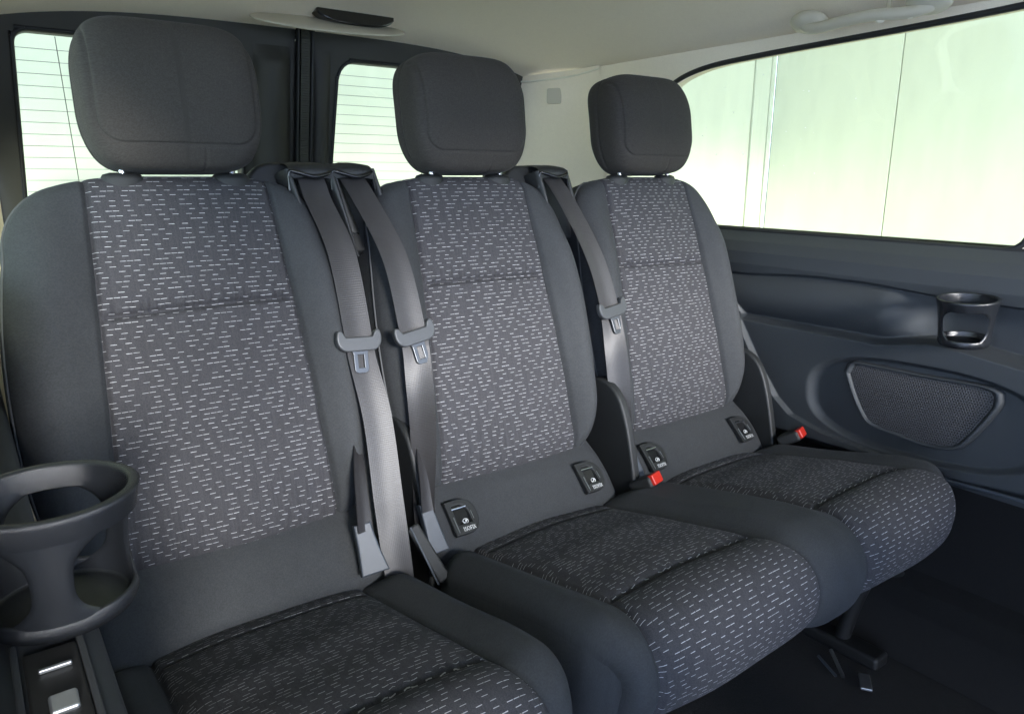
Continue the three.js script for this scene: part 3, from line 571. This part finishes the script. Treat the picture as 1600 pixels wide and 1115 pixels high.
function belt(label, pts, tongue) {
  const p0 = L(pts[pts.length - 1][0], pts[pts.length - 1][1], pts[pts.length - 1][2]);
  const t = thing('seat_belt', label, 'seat belt', p0, 'seat belts');
  part(t, 'webbing', ribbon(pts), M.web);
  const [x, v, n, rz, sc] = tongue;
  const q = new THREE.Matrix4().makeRotationX(-TH).multiply(new THREE.Matrix4().makeRotationZ(rz)); q.setPosition(V(...L(x, v, n)));
  const put = g => g.applyMatrix4(q);
  // moulded bar with raised ends
  const S = new THREE.Shape(); S.moveTo(-0.034, 0.017); S.quadraticCurveTo(-0.030, 0.018, -0.027, 0.010); S.lineTo(-0.024, 0.006); S.lineTo(0.024, 0.006); S.lineTo(0.027, 0.010); S.quadraticCurveTo(0.030, 0.018, 0.034, 0.017); S.quadraticCurveTo(0.038, 0.010, 0.036, 0.0); S.quadraticCurveTo(0.033, -0.011, 0.022, -0.013); S.lineTo(-0.022, -0.013); S.quadraticCurveTo(-0.033, -0.011, -0.036, 0.0); S.quadraticCurveTo(-0.038, 0.010, -0.034, 0.017);
  const tg = part(t, 'tongue', put(new THREE.ExtrudeGeometry(S, { depth: 0.006, bevelThickness: 0.003, bevelSize: 0.0025, bevelSegments: 4, curveSegments: 10 })), M.tonguePlastic);
  const R = new THREE.Shape(); R.moveTo(-0.020, -0.012); R.quadraticCurveTo(-0.011, -0.014, -0.0115, -0.022); R.lineTo(-0.0115, -0.044); R.quadraticCurveTo(-0.011, -0.049, -0.006, -0.050); R.lineTo(0.006, -0.050); R.quadraticCurveTo(0.011, -0.049, 0.0115, -0.044); R.lineTo(0.0115, -0.022); R.quadraticCurveTo(0.011, -0.014, 0.020, -0.012); R.lineTo(-0.020, -0.012);
  const hole = new THREE.Path(); hole.moveTo(-0.0062, -0.020); hole.lineTo(0.0062, -0.020); hole.lineTo(0.0062, -0.043); hole.lineTo(-0.0062, -0.043); hole.lineTo(-0.0062, -0.020); R.holes.push(hole);
  mesh('metal_blade', put(new THREE.ExtrudeGeometry(R, { depth: 0.002, bevelThickness: 0.001, bevelSize: 0.001, bevelSegments: 2, curveSegments: 8 }).translate(0, 0, 0.003)), M.tongue, tg);
  const e = pts[pts.length - 1];
  return t;
}
belt('black belt with tongue hanging against the single seat backrest', [[-0.314, 0.605, -0.040, 0.046, 0], [-0.313, 0.586, -0.012, 0.047, 0.0], [-0.312, 0.545, 0.004, 0.047, 0.0], [-0.3005, 0.45, 0.036, 0.048, 0.05], [-0.3010, 0.30, 0.050, 0.048, 0.0], [-0.3015, 0.27, 0.052, 0.048, 0.0], [-0.296, 0.17, 0.060, 0.048, 0.15], [-0.304, 0.03, 0.068, 0.048, 0.25], [-0.308, -0.06, 0.072, 0.046, 0.45], [-0.309, -0.11, 0.072, 0.044, 0.5]], [-0.3035, 0.293, 0.052, -0.06]);
belt('black belt with tongue hanging at the edge of the middle backrest', [[-0.239, 0.605, -0.040, 0.046, 0], [-0.239, 0.586, -0.012, 0.047, 0.0], [-0.233, 0.545, 0.012, 0.047, 0.0], [-0.209, 0.43, 0.045, 0.048, 0.02], [-0.203, 0.305, 0.054, 0.048, 0.1], [-0.203, 0.27, 0.056, 0.047, 0.25], [-0.214, 0.13, 0.054, 0.047, 0.85], [-0.230, 0.0, 0.042, 0.046, 1.2], [-0.234, -0.08, 0.034, 0.044, 1.25]], [-0.2025, 0.292, 0.057, 0.16]);
belt('black belt with tongue hanging between the two bench backrests', [[0.213, 0.605, -0.040, 0.046, 0], [0.213, 0.586, -0.012, 0.047, 0.0], [0.220, 0.545, 0.010, 0.047, 0.0], [0.251, 0.40, 0.044, 0.047, 0.05], [0.266, 0.300, 0.046, 0.047, 0.1], [0.265, 0.265, 0.048, 0.046, 0.3], [0.258, 0.16, 0.050, 0.046, 0.75], [0.243, 0.0, 0.042, 0.044, 1.15], [0.246, -0.06, 0.036, 0.042, 1.2]], [0.268, 0.287, 0.050, 0.14]);
// anchor covers at the lower belt ends
function anchor(label, x, y, z, w, h, rz, ry) {
  const t = thing('belt_anchor', label, 'belt anchor', [x, y - h / 2, z], 'belt anchor covers');
  const S = new THREE.Shape(); S.moveTo(-w * 0.28, h / 2); S.lineTo(w * 0.28, h / 2); S.quadraticCurveTo(w * 0.34, 0, w * 0.55, -h / 2); S.lineTo(-w * 0.42, -h / 2); S.quadraticCurveTo(-w * 0.30, 0, -w * 0.28, h / 2);
  const g = new THREE.ExtrudeGeometry(S, { depth: 0.012, bevelThickness: 0.004, bevelSize: 0.003, bevelSegments: 4 }); g.rotateX(-0.45); g.rotateY(ry); g.rotateZ(rz); g.translate(x, y, z);
  part(t, 'cover', g, M.plasticGrey);
  { const v0 = (y + h * 0.4) * CT - z * ST, n0 = (y + h * 0.4) * ST + z * CT; part(t, 'strap', ribbon([[x - 0.003, v0, n0 + 0.004, 0.026, ry], [x + 0.006, v0 + 0.07, n0 - 0.006, 0.026, ry - 0.2], [x + 0.034, v0 + 0.16, n0 - 0.055, 0.024, ry - 0.6]]), M.strap); }
  return t;
}
anchor('grey belt anchor cover at the foot of the single seat backrest', -0.350, -0.016, 0.066, 0.04, 0.075, 0.12, -0.2);
anchor('grey belt anchor cover beside the isofix point of the middle seat', -0.230, -0.020, 0.058, 0.030, 0.08, 0.1, -0.1);
anchor('grey belt anchor cover between the two bench backrests', 0.262, -0.03, 0.05, 0.03, 0.07, 0.1, -0.1);
// buckles with red release buttons
function buckle(label, x, y, z, ry) {
  const t = thing('belt_buckle', label, 'belt buckle', [x, y - 0.06, z], 'belt buckles');
  const q = new THREE.Matrix4().makeRotationY(ry).multiply(new THREE.Matrix4().makeRotationX(-0.55)); q.setPosition(x, y, z);
  part(t, 'housing', rbox(0.042, 0.026, 0.055, 0.007, 0, -0.018, -0.008).applyMatrix4(q), M.plastic);
  part(t, 'red_button', rbox(0.033, 0.022, 0.016, 0.003, 0, -0.016, 0.018).applyMatrix4(q), M.red);
}
buckle('belt buckle with red button between the two bench cushions', 0.250, -0.026, 0.098, 0.25);
buckle('belt buckle with red button next to the side panel', 0.722, -0.022, 0.12, 0.3);
// loose strap lying in the gap between the single seat and the bench
{
  const t = thing('belt_buckle', 'dark belt buckle stalk lying in the gap before the single seat', 'belt buckle', [-0.255, -0.1, 0.1], 'belt buckles');
  const g = rbox(0.022, 0.105, 0.014, 0.005, 0, 0, 0); g.rotateX(-0.5); g.rotateZ(0.35); g.translate(-0.252, -0.045, 0.09);
  part(t, 'stalk', g, M.plastic);
  part(t, 'edge', tube([V(-0.250, -0.09, 0.118), V(-0.262, -0.05, 0.102), V(-0.274, 0.0, 0.072)], 0.0018, 12, 6), M.plasticGrey);
}

// ---------------------------------------------------------------- cup holders
function cupHolder(label, x, y, z, rT, rB, h, pillars, lean = 0) {
  const t = thing('cup_holder', label, 'cup holder', [x, y, z]); t.rotation.z = lean;
  const v2 = (a) => a.map(p => new THREE.Vector2(...p));
  const cup = new THREE.LatheGeometry(v2([[0, 0.004], [rB - 0.007, 0.004], [rB - 0.004, 0.007], [rB - 0.003, h * 0.16], [rB - 0.0015, h * 0.175], [rB, h * 0.16], [rB + 0.001, 0.008], [rB - 0.002, 0.002], [rB - 0.010, 0.0], [0, 0.0]]), 56); cup.translate(x, y, z);
  const b = part(t, 'tray', cup, M.cup);
  const k = h;
  const ring = new THREE.LatheGeometry(v2([[rT - 0.005, k * 0.80], [rT - 0.0055, k * 0.97], [rT - 0.003, k * 1.0], [rT + 0.001, k * 1.0], [rT + 0.003, k * 0.985], [rT + 0.002, k * 0.95], [rT - 0.0005, k * 0.80], [rT - 0.0028, k * 0.785], [rT - 0.005, k * 0.80]]), 64); ring.translate(x, y, z);
  part(t, 'ring', ring, M.cup);
  for (const a0 of pillars) {
    const f = (u, v) => { const hv = lerp(h * 0.08, h * 0.86, v), wd = lerp(0.25, 1.0, Math.pow(Math.abs(2 * v - 1), 3.2)), an = a0 + (u) * wd * 1.02; return [an, hv, lerp(rB, rT, v)]; };
    const wall = (dr, flip) => grid((u, v) => { const [an, hv, r] = f(2 * u - 1, v), e = 1 - Math.pow(Math.abs(2 * u - 1), 6); const R = r - 0.0028 + dr * e; return [x + R * Math.sin(an), y + hv, z + R * Math.cos(an), u * 0.1, v * 0.1]; }, 28, 30, flip);
    part(t, 'pillar', [wall(0.0024, false), wall(-0.0022, true)], M.cup);
  }
  return t;
}
cupHolder('large dark cup holder on the ledge beside the single seat', -0.783, 0.272, 0.515, 0.053, 0.047, 0.088, [-0.14, 2.05, -2.3]);
cupHolder('dark cup holder on the side panel under the large window', 0.752, 0.243, 0.455, 0.052, 0.045, 0.094, [-2.40, 0.0], 0.09);

// ---------------------------------------------------------------- roof fittings
{
  const t = thing('grab_handle', 'beige roof grab handle above the large side window', 'grab handle', [0.71, 0.90, 0.2]);
  const path = [V(0.722, 0.912, 0.06), V(0.716, 0.893, 0.075), V(0.708, 0.885, 0.105), V(0.700, 0.888, 0.17), V(0.698, 0.890, 0.23), V(0.706, 0.886, 0.295), V(0.716, 0.893, 0.33), V(0.722, 0.912, 0.345)];
  const g = tube(path, 0.0115, 70, 14); part(t, 'grip', g, M.beigePlastic);
  for (const z of [0.078, 0.325]) part(t, 'mount', (() => { const q = new THREE.SphereGeometry(1, 28, 18); q.scale(0.03, 0.018, 0.042); q.rotateZ(-0.5); q.translate(0.722, 0.902, z); return q; })(), M.beigePlastic);
  for (const [z, x, y] of [[0.110, 0.706, 0.879], [0.245, 0.702, 0.879], [0.30, 0.708, 0.879]]) part(t, 'cap', (() => { const q = new THREE.SphereGeometry(0.0085, 18, 12); q.scale(0.8, 0.6, 1.1); q.translate(x, y, z); return q; })(), M.creamCap);
  t.position.y -= 0.022; t.position.x -= 0.012;
  part(t, 'coat_hook', tube([V(0.735, 0.91, 0.235), V(0.728, 0.885, 0.238), V(0.716, 0.876, 0.24)], 0.005, 14, 8), M.beigePlastic);
}
{
  const t = thing('dome_light', 'roof lamp with black lens above the rear doors', 'roof lamp', [0.06, 0.93, -0.86]);
  const tilt = (g, x, y, z, rz) => { g.rotateX(0.40); g.rotateZ(rz); g.translate(x, y, z); return g; };
  const half = (a, b, c, n = 32) => { const g = new THREE.SphereGeometry(1, n, 20); g.scale(a, b, c); return g; };
  part(t, 'housing', tilt(half(0.21, 0.010, 0.075, 48), 0.045, 0.934, -0.865, 0.02), M.beigePlastic);
  const boat = (w, drop, depth) => { const S = new THREE.Shape(); S.moveTo(-w, 0); S.bezierCurveTo(-w * 0.8, -drop * 0.9, -w * 0.3, -drop, 0, -drop); S.bezierCurveTo(w * 0.5, -drop, w * 0.85, -drop * 0.9, w, 0); S.lineTo(w, 0.02); S.lineTo(-w, 0.02); S.lineTo(-w, 0); return new THREE.ExtrudeGeometry(S, { depth, bevelThickness: 0.005, bevelSize: 0.004, bevelSegments: 4, curveSegments: 20 }); };
  part(t, 'black_lens', boat(0.104, 0.020, 0.03).translate(0.10, 0.957, -0.865), M.smoke);
  part(t, 'clear_lens', boat(0.080, 0.030, 0.02).translate(0.09, 0.955, -0.900), M.lens);
}
// metal bracket lying under the bench
{
  const t = thing('floor_bracket', 'thin metal bracket on the floor under the bench', 'bracket', [0.53, FLOOR, 0.4]);
  part(t, 'bar', tube([V(0.57, FLOOR + 0.012, 0.36), V(0.515, FLOOR + 0.008, 0.42)], 0.004, 8, 8), M.steel);
  part(t, 'bar', tube([V(0.53, FLOOR + 0.012, 0.355), V(0.505, FLOOR + 0.008, 0.41)], 0.003, 8, 8), M.plasticGrey);
  part(t, 'plate', rbox(0.05, 0.006, 0.022, 0.002, 0.535, FLOOR + 0.008, 0.455, 0, 0.6), M.steel);
}
{
  const t = thing('floor_rail', 'grey seat rail running along the black floor', 'rail', [0.77, FLOOR, 0.8]);
  part(t, 'bar', rbox(0.014, 0.012, 0.6, 0.004, 0.765, FLOOR + 0.008, 0.94, 0, -0.1), M.sill);
}
scene.traverse(o => { if (o.isMesh) { o.castShadow = true; o.receiveShadow = true; } });
renderer.render(scene, camera);
